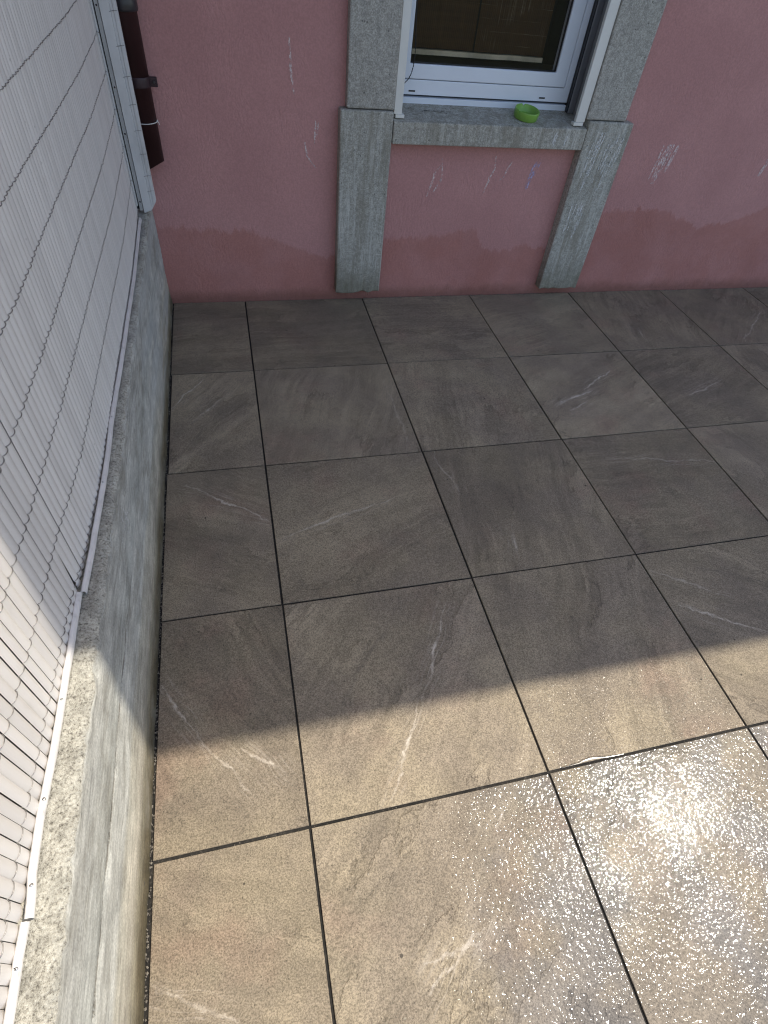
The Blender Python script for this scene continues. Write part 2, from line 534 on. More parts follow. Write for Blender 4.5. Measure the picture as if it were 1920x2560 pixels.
def mat_concrete():
    n = NT("old_concrete")
    p = n.geo("Position")
    s = n.sep(p)
    nrm = n.sep(n.geo("Normal"))
    topm = n.sstep(n.math('ADD', nrm[2], n.math('MULTIPLY', n.math('SUBTRACT', n.noise(p, 40.0, 4), 0.5), 0.5)), 0.35, 0.6)
    wz = n.math('ADD', s[2], n.math('MULTIPLY', n.math('SUBTRACT', n.noise(n.mapping(p, (1, 0.5, 1)), 5.0, 4, 0.6), 0.5), 0.06))
    # pours: horizontal bands of the formwork, from floor to rim
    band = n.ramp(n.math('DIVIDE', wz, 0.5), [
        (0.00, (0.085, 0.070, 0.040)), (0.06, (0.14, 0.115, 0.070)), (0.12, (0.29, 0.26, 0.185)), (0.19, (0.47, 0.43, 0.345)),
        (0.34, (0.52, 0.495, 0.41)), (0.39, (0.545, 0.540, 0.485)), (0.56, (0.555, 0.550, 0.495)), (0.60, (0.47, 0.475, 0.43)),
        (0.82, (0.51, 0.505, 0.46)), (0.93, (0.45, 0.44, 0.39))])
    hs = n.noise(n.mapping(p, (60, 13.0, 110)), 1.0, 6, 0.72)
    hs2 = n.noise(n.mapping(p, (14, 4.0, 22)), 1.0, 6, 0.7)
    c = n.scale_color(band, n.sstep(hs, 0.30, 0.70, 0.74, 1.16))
    c = n.scale_color(c, n.sstep(n.noise(p, 11.0, 7, 0.75), 0.3, 0.7, 0.76, 1.16))
    c = n.scale_color(c, n.sstep(hs2, 0.3, 0.7, 0.80, 1.10))
    # darker weeping and fine black pinholes
    pin = n.math('MULTIPLY', n.sstep(n.voronoi(n.mapping(p, (1, 0.45, 1.0)), 75.0), 0.10, 0.24, 1.0, 0.0),
                 n.math('GREATER_THAN', n.sep(n.voronoi(n.mapping(p, (1, 0.45, 1.0)), 75.0, out="Color"))[0], 0.80))
    c = n.mix(n.math('MULTIPLY', pin, 0.65), c, (0.07, 0.068, 0.06))
    grit = n.noise(p, 230.0, 2, 0.6)
    c = n.scale_color(c, n.sstep(grit, 0.3, 0.7, 0.86, 1.12))
    st = n.math('MULTIPLY', n.sstep(n.noise(n.mapping(p, (1, 0.6, 1.3)), 7.0, 7, 0.72), 0.47, 0.68), 0.62)
    c = n.mix(st, c, n.scale_color((0.225, 0.21, 0.17), n.sstep(hs, 0.3, 0.7, 0.8, 1.2)))
    # the cold joint between two pours, opened and dirty in places
    gz = n.math('ADD', 0.289, n.math('MULTIPLY', n.math('SUBTRACT', n.noise(n.mapping(p, (0, 1, 0)), 7.0, 5, 0.7), 0.5), 0.022))
    gd = n.math('ABSOLUTE', n.math('SUBTRACT', s[2], gz))
    gl = n.math('MULTIPLY', n.sstep(gd, 0.001, 0.0055, 1.0, 0.0), n.sstep(n.noise(n.mapping(p, (1, 1, 0.3)), 26.0, 5, 0.7), 0.40, 0.56))
    gl = n.math('MULTIPLY', gl, n.sstep(s[1], -1.0, -1.5))
    c = n.mix(n.math('MULTIPLY', gl, 0.8), c, (0.14, 0.125, 0.10))
    # rough exposed aggregate along the rim
    agg = n.noise(p, 200.0, 3, 0.75)
    agg2 = n.noise(p, 24.0, 5, 0.75)
    tc = n.ramp(agg, [(0.30, (0.12, 0.11, 0.09)), (0.47, (0.40, 0.38, 0.32)), (0.72, (0.60, 0.58, 0.50))])
    tc = n.scale_color(tc, n.sstep(agg2, 0.3, 0.7, 0.70, 1.15))
    c = n.mix(topm, c, tc)
    # far end has been limewashed, cooler and smoother
    wash = n.math('MULTIPLY', n.sstep(s[1], -0.75, -0.1), n.sstep(n.noise(n.mapping(p, (3, 1.0, 8)), 2.0, 4, 0.6), 0.40, 0.60))
    wash = n.math('MULTIPLY', wash, n.sstep(s[2], 0.02, 0.08))
    c = n.mix(n.math('MULTIPLY', wash, 0.45), c, (0.43, 0.45, 0.45))
    h = n.math('ADD', n.math('MULTIPLY', hs, n.math('SUBTRACT', 1.0, topm)), n.math('MULTIPLY', grit, 0.3))
    h = n.math('ADD', h, n.math('MULTIPLY', n.math('MULTIPLY', agg, topm), 4.0))
    h = n.math('SUBTRACT', h, n.math('ADD', n.math('MULTIPLY', pin, 0.7), n.math('MULTIPLY', gl, 2.0)))
    n.set(Base_Color=c, Roughness=0.92, Normal=n.bump(h, 0.7, 0.0018))
    n.bsdf.inputs["Specular IOR Level"].default_value = 0.25
    return n.mat


def mat_slat():
    n = NT("pvc_slat")
    p = n.coord("Object")
    g = n.geo("Position")
    rnd = n.rnd()
    c = n.mix(rnd, (0.625, 0.592, 0.558), (0.705, 0.67, 0.63))
    dirt = n.sstep(n.noise(n.mapping(g, (1, 20.0, 5.0)), 1.0, 5, 0.7), 0.50, 0.78)
    c = n.mix(n.math('MULTIPLY', dirt, 0.18), c, (0.30, 0.27, 0.22))
    sp = n.math('MULTIPLY', n.sstep(n.voronoi(g, 26.0), 0.03, 0.08, 1.0, 0.0),
                n.math('GREATER_THAN', n.sep(n.voronoi(g, 26.0, out="Color"))[0], 0.88))
    c = n.mix(n.math('MULTIPLY', sp, 0.35), c, (0.16, 0.13, 0.10))
    n.set(Base_Color=c, Roughness=0.46, Normal=n.bump(n.noise(n.mapping(g, (1, 300, 8)), 1.0, 3), 0.15, 0.0006))
    n.bsdf.inputs["Specular IOR Level"].default_value = 0.4
    return n.mat


def mat_chalk(name, col):
    n = NT(name)
    p = n.geo("Position")
    a = n.sstep(n.noise(n.mapping(p, (1, 1, 0.55)), 230.0, 3, 0.7), 0.42, 0.56)
    a = n.math('MULTIPLY', a, n.sstep(n.noise(p, 30.0, 3), 0.32, 0.55))
    n.set(Base_Color=col, Roughness=0.95, Alpha=n.math('MULTIPLY', a, 0.75))
    return n.mat


def mat_glass():
    n = NT("window_glass")
    g = n.t.nodes.new("ShaderNodeBsdfGlossy")
    g.inputs["Roughness"].default_value = 0.02
    t = n.t.nodes.new("ShaderNodeBsdfTransparent")
    t.inputs[0].default_value = (0.93, 0.93, 0.93, 1)
    fr = n.t.nodes.new("ShaderNodeFresnel")
    fr.inputs[0].default_value = 1.36
    mx = n.t.nodes.new("ShaderNodeMixShader")
    n.t.links.new(fr.outputs[0], mx.inputs[0])
    n.t.links.new(t.outputs[0], mx.inputs[1])
    n.t.links.new(g.outputs[0], mx.inputs[2])
    n.t.links.new(mx.outputs[0], n.out.inputs[0])
    return n.mat


def mat_reeds():
    n = NT("reed_reflection")
    p = n.geo("Position")
    s = n.sep(p)
    c = n.mix(n.noise(n.mapping(p, (3, 3, 60)), 1.0, 4), (0.090, 0.042, 0.011), (0.175, 0.086, 0.026))
    reed = n.math('ABSOLUTE', n.math('SINE', n.math('MULTIPLY', s[0], 2 * PI / 0.0085 / 2)))
    c = n.scale_color(c, n.sstep(reed, 0.0, 0.5, 0.55, 1.0))
    # light slits through the weave painted as pale rows and fibres, mostly right-hand
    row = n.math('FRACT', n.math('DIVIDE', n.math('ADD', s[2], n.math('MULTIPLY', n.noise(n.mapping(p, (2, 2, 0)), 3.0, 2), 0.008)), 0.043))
    slit_rows = n.math('MULTIPLY', n.sstep(row, 0.0, 0.05, 0.75, 0.0), n.sstep(n.noise(n.mapping(p, (9, 1, 80)), 1.0, 4, 0.7), 0.42, 0.62))
    slit_fibres = n.math('MULTIPLY', n.sstep(n.noise(n.mapping(p, (260, 1, 4)), 1.0, 2), 0.52, 0.70, 0.0, 0.7), n.sstep(n.math('ADD', n.noise(n.mapping(p, (8, 1, 9)), 1.0, 3), n.math('MULTIPLY', n.math('SUBTRACT', s[2], 1.1), 0.8)), 0.46, 0.66))
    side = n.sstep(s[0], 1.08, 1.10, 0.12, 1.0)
    k = n.math('MULTIPLY', n.math('MAXIMUM', slit_rows, slit_fibres), side)
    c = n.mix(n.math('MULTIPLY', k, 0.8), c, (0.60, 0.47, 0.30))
    n.set(Base_Color=c, Roughness=0.8)
    return n.mat


def mat_bed():
    n = NT("grout_bed")
    p = n.geo("Position")
    f = n.noise(p, 150.0, 3, 0.7)
    c = n.ramp(f, [(0.38, (0.012, 0.011, 0.009)), (0.60, (0.026, 0.023, 0.019)), (0.78, (0.085, 0.074, 0.06))])
    c = n.scale_color(c, n.sstep(n.noise(p, 9.0, 3), 0.35, 0.65, 0.6, 1.2))
    n.set(Base_Color=c, Roughness=0.95, Normal=n.bump(f, 0.8, 0.002))
    return n.mat


M_TILE = mat_tile()
M_BED = mat_bed()
M_STUCCO = mat_stucco()
M_STONE = mat_stone("grey_stone", 0.15, (1.0, 0.99, 0.97))
M_STONE_OLD = mat_stone("weathered_stone", 0.6, (1.0, 1.0, 0.97))
M_SILL = mat_stone("sill_stone", 0.6, (0.98, 0.97, 0.93))
M_CONC = mat_concrete()
M_SLAT = mat_slat()
M_WIRE = mat_simple("tie_wire", (0.31, 0.295, 0.28), 0.42, 0.85, 0.25, 90.0)
M_EDGE = mat_simple("pvc_edging", (0.66, 0.63, 0.60), 0.42, 0.0, 0.07, 20.0, dirt=0.25)
M_SKY_BLOCK = mat_simple("sky_block", (0.12, 0.112, 0.12), 0.9)
M_PVC = mat_simple("white_pvc", (0.77, 0.80, 0.85), 0.32, 0.0, 0.02, 5.0)
M_TRIM = mat_simple("ivory_trim", (0.74, 0.72, 0.66), 0.45, 0.0, 0.03, 8.0)
M_RAIL = mat_simple("grey_rail", (0.21, 0.21, 0.22), 0.45, 0.3, 0.05, 8.0)
M_REVEAL = mat_simple("grey_reveal", (0.22, 0.215, 0.21), 0.85, 0.0, 0.1, 14.0)
M_GLASS = mat_glass()
M_REEDS = mat_reeds()
M_PALEWOOD = mat_simple("pale_wood", (0.70, 0.58, 0.38), 0.6, 0.0, 0.25, 9.0)
M_DARKWOOD = mat_simple("dark_wood", (0.06, 0.045, 0.03), 0.6, 0.0, 0.2, 9.0)
M_ROOM = mat_simple("dim_room", (0.05, 0.04, 0.032), 0.9)
M_BLACK = mat_simple("black_plastic", (0.012, 0.012, 0.014), 0.4)
M_CORD = mat_simple("black_cord", (0.015, 0.015, 0.018), 0.6)
M_PIPE = mat_simple("brown_pipe", (0.032, 0.011, 0.011), 0.5, 0.0, 0.15, 8.0, spec=0.4)
M_PIPE2 = mat_simple("dark_collar", (0.032, 0.030, 0.034), 0.34, 0.0, 0.15, 12.0)
M_CLAMP = mat_simple("dark_clamp", (0.040, 0.022, 0.026), 0.45, 0.2, 0.15, 15.0)
M_TIE = mat_simple("white_tie", (0.72, 0.71, 0.66), 0.5)
M_POST = mat_simple("white_metal", (0.63, 0.62, 0.605), 0.38, 0.0, 0.05, 9.0, dirt=0.15)
M_POST2 = mat_simple("grey_metal", (0.44, 0.44, 0.43), 0.42, 0.1, 0.06, 9.0, dirt=0.1)
M_SCREW = mat_simple("steel_screw", (0.55, 0.54, 0.52), 0.3, 0.9, 0.15, 60.0)
M_ASH = mat_simple("green_melamine", (0.22, 0.42, 0.07), 0.33, 0.0, 0.04, 14.0)
M_GRIT = mat_simple("grit", (0.16, 0.14, 0.11), 0.9, 0.0, 0.5, 60.0)
M_ROOF = mat_simple("roof_boards", (0.30, 0.24, 0.18), 0.8, 0.0, 0.15, 3.0)
M_GROUND = mat_simple("garden_ground", (0.05, 0.056, 0.03), 0.95, 0.0, 0.35, 2.0, bump=0.4, bscale=14.0)
M_CHALK = mat_chalk("pink_chalk", (0.86, 0.72, 0.68))
M_CHALK_BLUE = mat_chalk("blue_chalk", (0.52, 0.50, 0.72))
M_CHALK_WHITE = mat_chalk("white_chalk", (0.84, 0.83, 0.81))
M_SHARD = mat_simple("white_shard", (0.86, 0.86, 0.86), 0.15)

# ------------------------------------------------------------------ ground
bm = bmesh.new()
bmesh.ops.create_grid(bm, x_segments=1, y_segments=1, size=120.0)
ground = obj_from_bm("ground", bm, M_GROUND, loc=(0, 0, -0.14))
tag(ground, kind="structure")

YW = 0.604          # face of the pink wall
XF = -0.352         # face of the low concrete wall
S = 0.603           # tile pitch
J = 0.0031          # half a joint

bm = bmesh.new()
add_box(bm, XF + 0.002, 4.82, -4.22, YW - 0.002, -0.12, -0.0042)
floor = obj_from_bm("patio_floor", bm, M_BED)
tag(floor, kind="structure")

VEINS = {
    (-1, 1): [(-0.338, -0.229, -0.205, -0.031, 0.8), (-0.254, -0.319, -0.115, -0.143, 0.4), (-0.331, -0.558, -0.134, -0.251, -0.7)],
    (-1, 2): [(-0.274, -0.677, -0.007, -0.87, 0.8)],
    (-1, 3): [(-0.337, -1.396, -0.261, -1.536, 0.8), (-0.261, -1.536, -0.129, -1.705, 0.6), (-0.14, -1.606, -0.051, -1.677, 0.6), (-0.325, -1.64, -0.273, -1.724, 0.5)],
    (-1, 4): [(-0.327, -2.032, -0.18, -2.109, 0.7)],
    (0, 1): [(0.264, -0.343, 0.244, -0.583, -0.5), (0.553, -0.173, 0.568, -0.561, 0.4)],
    (0, 2): [(0.008, -0.96, 0.437, -0.826, 0.6)],
    (0, 3): [(0.481, -1.309, 0.338, -1.564, 0.7), (0.321, -1.587, 0.199, -1.797, 0.8), (0.354, -1.246, 0.115, -1.548, -0.8), (0.313, -1.219, 0.271, -1.273, 0.5)],
    (0, 4): [(0.186, -2.155, 0.332, -2.067, 1.0), (0.2, -2.103, 0.311, -2.095, 0.7), (0.43, -1.898, 0.462, -1.866, 0.6), (0.229, -2.093, 0.291, -2.063, 0.5), (0.147, -2.163, 0.249, -2.192, -0.5)],
    (1, 0): [(0.942, 0.285, 1.196, 0.248, -0.5)],
    (1, 2): [(0.634, -0.622, 0.687, -0.829, 0.4), (0.96, -0.628, 0.934, -0.878, -0.5), (0.798, -1.04, 0.797, -1.153, 0.5)],
    (2, 1): [(1.297, -0.376, 1.492, -0.301, 1.3), (1.467, -0.291, 1.675, -0.154, 1.1), (1.33, -0.428, 1.434, -0.376, 0.8), (1.581, -0.17, 1.661, -0.069, 0.8), (1.233, -0.39, 1.586, -0.393, -0.6), (1.541, -0.594, 1.73, -0.59, 0.7)],
    (2, 2): [(1.355, -0.744, 1.806, -0.814, 0.5)],
    (2, 3): [(1.235, -1.418, 1.474, -1.561, 0.8), (1.217, -1.277, 1.421, -1.411, 0.5), (1.275, -1.232, 1.607, -1.394, -0.8)],
    (3, 0): [(2.022, 0.178, 2.018, 0.091, 0.5)],
    (3, 1): [(1.97, -0.381, 2.192, -0.302, 0.9)],
    (4, 0): [(2.591, 0.027, 2.923, 0.318, 0.6)],
}
GRAIN = {(-1, 0): 0.1, (-1, 1): 0.85, (-1, 2): -0.4, (-1, 3): -1.0, (-1, 4): -0.4, (0, 0): 0.05, (0, 1): 1.2, (0, 2): 0.35,
         (0, 3): 0.95, (0, 4): 0.7, (1, 0): 0.0, (1, 1): 1.4, (1, 2): 1.35, (1, 3): 1.2, (1, 4): 0.6, (2, 0): 0.3, (2, 1): 0.5,
         (2, 2): 0.0, (2, 3): -0.55, (3, 0): 1.3, (3, 1): 0.4, (3, 2): -1.1, (4, 0): 0.8}
WET = {(1, 4): 1.0, (0, 4): 0.9, (2, 4): 0.9, (1, 3): 0.05, (0, 3): 0.02, (-1, 4): 0.0}
tile_mesh = {}


def tile_mesh_for(w, h):
    key = (round(w, 4), round(h, 4))
    if key not in tile_mesh:
        bm = bmesh.new()
        add_box(bm, -w / 2, w / 2, -h / 2, h / 2, -0.009, 0.0)
        top = [e for e in bm.edges if all(v.co.z > -0.001 for v in e.verts)]
        bmesh.ops.bevel(bm, geom=top, offset=0.0011, segments=2, profile=0.5, affect='EDGES')
        me = bpy.data.meshes.new("floor_tile")
        bm.normal_update()
        bm.to_mesh(me)
        bm.free()
        me.materials.append(M_TILE)
        tile_mesh[key] = me
    return tile_mesh[key]


rt = random.Random(3)
for r in range(0, 8):
    y1 = -(r - 1) * S - J
    y0 = -r * S + J
    if r == 0:
        y1 = YW - 0.003
    for c in range(-1, 8):
        x0 = c * S + J
        x1 = (c + 1) * S - J
        if c == -1:
            x0 = -0.3415 + (0.003 if r in (1, 4) else 0.0)
        cx, cy = (x0 + x1) / 2, (y0 + y1) / 2
        o = bpy.data.objects.new("floor_tile", tile_mesh_for(x1 - x0, y1 - y0))
        o.location = (cx + rt.uniform(-.0006, .0006), cy + rt.uniform(-.0006, .0006), rt.uniform(-.0005, .0005))
        o.rotation_euler = (rt.uniform(-.0012, .0012), rt.uniform(-.0012, .0012), rt.uniform(-.0008, .0008))
        link(o, floor)
        gains = []
        for i in range(3):
            v = VEINS.get((c, r), [])
            if i < len(v):
                a = v[i]
                o["vein_%s" % "abc"[i]] = [float(a[0] - cx), float(a[1] - cy), float(a[2] - cx), float(a[3] - cy)]
                gains.append(float(a[4]))
            else:
                o["vein_%s" % "abc"[i]] = [5.0, 5.0, 6.0, 5.0]
                gains.append(0.0)
        o["vein_gain"] = gains
        o["grain_angle"] = -float(GRAIN.get((c, r), rt.uniform(-1.5, 1.5)))
        o["wet_from"] = float({(0, 4): 0.06}.get((c, r), -2.0))
        o["wetness"] = float(WET.get((c, r), 0.0))

# ------------------------------------------------------------------ pink house
house = thing("pink_house", "pink plastered house wall with a stone framed window", "house", (0, 0, 0))
OX0, OX1, OZ0, OZ1 = 0.683, 1.577, 0.716, 2.15
bm = bmesh.new()
H_TOP = 4.4
add_box(bm, -2.6, OX0, YW, 0.98, -0.13, H_TOP)
add_box(bm, OX1, 7.0, YW, 0.98, -0.13, H_TOP)
add_box(bm, OX0, OX1, YW, 0.98, -0.13, OZ0)
add_box(bm, OX0, OX1, YW, 0.98, OZ1, H_TOP)
obj_from_bm("wall", bm, M_STUCCO, house)
box("roof", M_ROOF, -3.2, 8.5, -1.174, 4.5, H_TOP + 0.002, H_TOP + 0.16, house)
# dim room behind the glass
bm = bmesh.new()
add_box(bm, -0.6, 2.8, 0.982, 3.6, 0.2, 2.6)
for f in list(bm.faces):
    if f.calc_center_median().y < 1.0:
        bm.faces.remove(f)
bmesh.ops.reverse_faces(bm, faces=list(bm.faces))
obj_from_bm("room_interior", bm, M_ROOM, house)


def stone_block(name, mat, x0, x1, y0, y1, z0, z1, chip=0.0, bev=0.006, seed=0):
    bm = bmesh.new()
    add_box(bm, x0, x1, y0, y1, z0, z1)
    bevel_all(bm, bev, 2)
    for it in range(1):
        bmesh.ops.subdivide_edges(bm, edges=[e for e in bm.edges if e.calc_length() > 0.05], cuts=7, use_grid_fill=True)
    for v in bm.verts:
        p = v.co
        d = 0.0016 * nz(p.x, p.y + seed, p.z, 22)
        v.co.y -= d
        if chip > 0 and p.z < z0 + 0.035:
            k = max(0.0, nz(p.x + seed, p.y, 1.3, 34)) * chip
            v.co.z += k
            if p.y < y0 + 0.02:
                v.co.y += k * 0.5
    return obj_from_bm(name, bm, mat, house)


D_LOW, D_UP = YW - 0.052, YW - 0.040
stone_block("pilaster_block", M_STONE_OLD, 0.454, 0.679, D_LOW, YW + 0.01, 0.053, 0.834, chip=0.028, seed=1)
stone_block("pilaster_block", M_STONE_OLD, 1.588, 1.815, D_LOW, YW + 0.01, 0.050, 0.832, chip=0.022, seed=5)
stone_block("pilaster_block", M_STONE, 0.482, 0.682, D_UP, YW + 0.01, 0.837, 2.3, seed=9)
stone_block("pilaster_block", M_STONE, 1.5745, 1.775, D_UP, YW + 0.01, 0.835, 2.3, seed=13)
stone_block("lintel_block", M_STONE, 0.684, 1.5725, D_UP, YW + 0.01, 2.10, 2.3, seed=17)
# sill, falling outwards
bm = bmesh.new()
vs = add_box(bm, 0.6815, 1.5855, 0.551, 0.93, 0.719, 0.802)
for v in vs:
    if v.co.z > 0.8 and v.co.y > 0.7:
        v.co.z = 0.802 + (0.93 - 0.551) * 0.156
bevel_all(bm, 0.004, 2)
bmesh.ops.subdivide_edges(bm, edges=[e for e in bm.edges if e.calc_length() > 0.2], cuts=6, use_grid_fill=True)
obj_from_bm("window_sill", bm, M_SILL, house)


def sill_z(y):
    return 0.802 + (y - 0.551) * 0.156


# reveal lining, ivory guide strips, shutter rails
for sx, xa, xb in ((1, OX1 - 0.003, OX1 + 0.004), (-1, OX0 - 0.004, OX0 + 0.003)):
    box("reveal_lining", M_REVEAL, xa, xb, 0.606, 0.80, 0.79, OZ1, house)
bm = bmesh.new()
for x0, x1, fx0, fx1 in ((0.6835, 0.7175, 0.690, 0.729), (1.5275, 1.572, 1.519, 1.566)):
    bm = bmesh.new()
    add_box(bm, x0, x1, 0.572, 0.592, 0.8225, 2.09)
    bevel_all(bm, 0.002, 2)
    t = obj_from_bm("guide_strip", bm, M_TRIM, house)
    bm = bmesh.new()
    add_box(bm, fx0, fx1, 0.568, 0.596, 0.8095, 0.8222)
    bevel_all(bm, 0.0015, 2)
    obj_from_bm("foot_cap", bm, M_TRIM, t)
for x0, x1 in ((1.5455, 1.5735), (0.6865, 0.7145)):
    bm = bmesh.new()
    add_box(bm, x0, x1, 0.694, 0.722, 0.826, 2.09)
    bevel_all(bm, 0.003, 2)
    t = obj_from_bm("shutter_rail", bm, M_RAIL, house)
    box("rail_groove", M_BLACK, x0 - 0.0035, x0 - 0.0005, 0.700, 0.718, 0.828, 2.08, t)

win = bpy.data.objects.new("window", None)
link(win, house)
YFR = 0.735
# white ledge under the frame
bm = bmesh.new()
add_box(bm, OX0 + 0.004, 1.5435, 0.726, 0.748, 0.826, 0.8505)
bevel_all(bm, 0.0015, 2)
obj_from_bm("ledge", bm, M_PVC, win)
box("shaded_ledge_top", M_RAIL, OX0 + 0.005, 1.5445, 0.7485, 0.80, 0.82, 0.852, win)  # top of the ledge in rail grey, its shade put into the colour


def frame(name, x0, x1, z0, z1, w, yf, depth, mat, parent, bev=0.003, wb=None):
    wb = wb or w
    bm = bmesh.new()
    o = [(x0, z0), (x1, z0), (x1, z1), (x0, z1)]
    i = [(x0 + w, z0 + wb), (x1 - w, z0 + wb), (x1 - w, z1 - w), (x0 + w, z1 - w)]
    vf = [[bm.verts.new((x, y, z)) for x, z in pts] for pts, y in ((o, yf), (i, yf), (i, yf + depth), (o, yf + depth))]
    for k in range(4):
        q = (k + 1) % 4
        for A, B in ((0, 1), (1, 2), (2, 3), (3, 0)):
            bm.faces.new((vf[A][k], vf[A][q], vf[B][q], vf[B][k]))
    bmesh.ops.recalc_face_normals(bm, faces=list(bm.faces))
    es = [e for e in bm.edges if e.calc_length() > 0.1]
    bmesh.ops.bevel(bm, geom=es, offset=bev, segments=2, profile=0.5, affect='EDGES', clamp_overlap=True)
    return obj_from_bm(name, bm, mat, parent)


frame("fixed_frame", OX0 + 0.004, 1.5485, 0.858, 2.13, 0.0315, YFR, 0.065, M_PVC, win, wb=0.0535)
frame("sash", OX0 + 0.0378, 1.5148, 0.9138, 2.094, 0.058, YFR - 0.003, 0.05, M_PVC, win, bev=0.004, wb=0.052)
frame("glazing_bead", OX0 + 0.0962, 1.4563, 0.9662, 2.0355, 0.004, YFR + 0.006, 0.012, M_BLACK, win, bev=0.001)
box("pane", M_GLASS, OX0 + 0.0975, 1.4555, YFR + 0.0135, YFR + 0.0165, 0.9675, 2.034, win)
for xa in (0.783, 1.4025):
    bm = bmesh.new()
    add_box(bm, xa, xa + 0.029, YFR - 0.0015, YFR + 0.002, 0.869, 0.8745)
    obj_from_bm("drain_slot", bm, M_BLACK, win)  # shade of the slot recess put in as a thin black box

# reed panels and board behind the glass, added in place of its reflection
blind = thing("reed_reflection", "brown woven reed panels behind the window glass, standing in for a reflection", "blind", (0, 0, 0))
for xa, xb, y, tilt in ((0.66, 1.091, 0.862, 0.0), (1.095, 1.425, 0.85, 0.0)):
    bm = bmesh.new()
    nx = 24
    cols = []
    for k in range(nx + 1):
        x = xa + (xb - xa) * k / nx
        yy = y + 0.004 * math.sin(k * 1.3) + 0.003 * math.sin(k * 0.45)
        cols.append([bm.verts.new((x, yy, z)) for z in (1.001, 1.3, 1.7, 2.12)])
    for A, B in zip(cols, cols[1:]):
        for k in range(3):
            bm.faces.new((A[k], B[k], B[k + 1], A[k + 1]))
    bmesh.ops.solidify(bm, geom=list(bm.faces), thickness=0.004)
    obj_from_bm("reed_panel", bm, M_REEDS, blind)
bm = bmesh.new()
add_box(bm, 0.66, 1.428, 0.842, 0.864, 0.980, 0.997)
bmesh.ops.subdivide_edges(bm, edges=[e for e in bm.edges if e.calc_length() > 0.3], cuts=14, use_grid_fill=True)
for v in bm.verts:
    v.co.z += 0.0022 * nz(v.co.x, 0, 0, 9)
    v.co.y += 0.003 * nz(v.co.x, v.co.z * 3, 4, 14)
rail = obj_from_bm("bottom_rail", bm, M_PALEWOOD, blind)
board = box("inner_sill", M_DARKWOOD, 0.66, 1.60, 0.815, 0.975, 0.925, 0.955, house, bev=0.003)

# cord hanging outside the left of the window
bm = bmesh.new()
cp = [(0.768, 0.69, 1.32), (0.768, 0.69, 1.20), (0.772, 0.689, 1.11), (0.780, 0.688, 1.04), (0.782, 0.688, 1.0), (0.780, 0.688, 0.965),
      (0.774, 0.688, 0.94), (0.765, 0.688, 0.922), (0.750, 0.689, 0.907), (0.732, 0.690, 0.899), (0.7165, 0.692, 0.896)]
fine = []
for a, b in zip(cp, cp[1:]):
    for k in range(10):
        fine.append(Vector(a).lerp(Vector(b), k / 10))
rad = [0.0019 + 0.0005 * math.sin(i * 1.9) for i in range(len(fine))]
add_tube(bm, fine, rad, 8)
cord = obj_from_bm("cord", bm, M_CORD, None, smooth=True)
tag(cord, "thin black twisted cord dangling in front of the white window frame", "cord")

# chalk strokes on the wall and on the right pilaster
def chalk(pts, y, mat, w=0.006, jit=0.004, n_sub=4, name="chalk_mark"):
    P = []
    for a, b in zip(pts, pts[1:]):
        for k in range(n_sub):
            t = k / n_sub
            P.append((a[0] + (b[0] - a[0]) * t, a[1] + (b[1] - a[1]) * t))
    P.append(pts[-1])
    bm = bmesh.new()
    prev = None
    for i, (x, z) in enumerate(P):
        ww = 1.35 * w * (0.45 + 0.55 * math.sin(PI * (i + 0.5) / len(P)))
        x += jit * nz(i * 0.7, x * 5, z * 5)
        a = bm.verts.new((x - ww / 2, y, z))
        b = bm.verts.new((x + ww / 2, y, z))
        if prev:
            bm.faces.new((prev[0], prev[1], b, a))
        prev = (a, b)
    return obj_from_bm(name, bm, mat, house)


YC = YW - 0.0022
CH = [([(0.937, 0.636), (0.908, 0.596), (0.894, 0.525), (0.883, 0.497)], M_CHALK, .007), ([(0.947, 0.584), (0.924, 0.534), (0.907, 0.511)], M_CHALK, .007),
      ([(0.934, 0.657), (0.945, 0.597), (0.940, 0.534)], M_CHALK, .005), ([(1.194, 0.672), (1.200, 0.62), (1.184, 0.584), (1.164, 0.51)], M_CHALK, .007),
      ([(1.279, 0.652), (1.265, 0.625), (1.257, 0.594), (1.236, 0.571)], M_CHALK, .006), ([(1.416, 0.664), (1.402, 0.637), (1.391, 0.587), (1.384, 0.536)], M_CHALK_BLUE, .016),
      ([(1.425, 0.655), (1.412, 0.62), (1.404, 0.59)], M_CHALK_BLUE, .008),
      ([(2.13, 0.741), (2.125, 0.695), (2.113, 0.62)], M_CHALK, .014), ([(2.085, 0.743), (2.080, 0.681), (2.067, 0.57)], M_CHALK, .030),
      ([(2.105, 0.744), (2.102, 0.70), (2.09, 0.63)], M_CHALK, .010), ([(2.05, 0.739), (2.049, 0.673), (2.040, 0.584)], M_CHALK, .008),
      ([(2.70, 0.716), (2.696, 0.653), (2.687, 0.616)], M_CHALK, .014), ([(0.260, 1.042), (0.265, 0.937), (0.271, 0.867)], M_CHALK, .007),
      ([(0.362, 0.782), (0.357, 0.74), (0.353, 0.696)], M_CHALK, .006), ([(0.314, 0.703), (0.323, 0.651), (0.361, 0.606)], M_CHALK, .006),
      ([(0.372, 0.775), (0.365, 0.73)], M_CHALK, .005)]
for pts, mt, w in CH:
    chalk(pts, YC, mt, w)
rc = random.Random(5)
for _ in range(20):
    x = rc.uniform(1.635, 1.795)
    z = rc.uniform(0.66, 0.80)
    L = rc.uniform(0.06, 0.15)
    chalk([(x, z), (x - L * 0.07, z - L * 0.5), (x - L * 0.16, z - L)], D_LOW - 0.0042, M_CHALK_WHITE, rc.uniform(.003, .008))
for _ in range(9):
    x = rc.uniform(1.625, 1.70)
    z = rc.uniform(0.40, 0.50)
    L = rc.uniform(0.05, 0.10)
    chalk([(x, z), (x - L * 0.1, z - L)], D_LOW - 0.0042, M_CHALK_WHITE, rc.uniform(.003, .008))
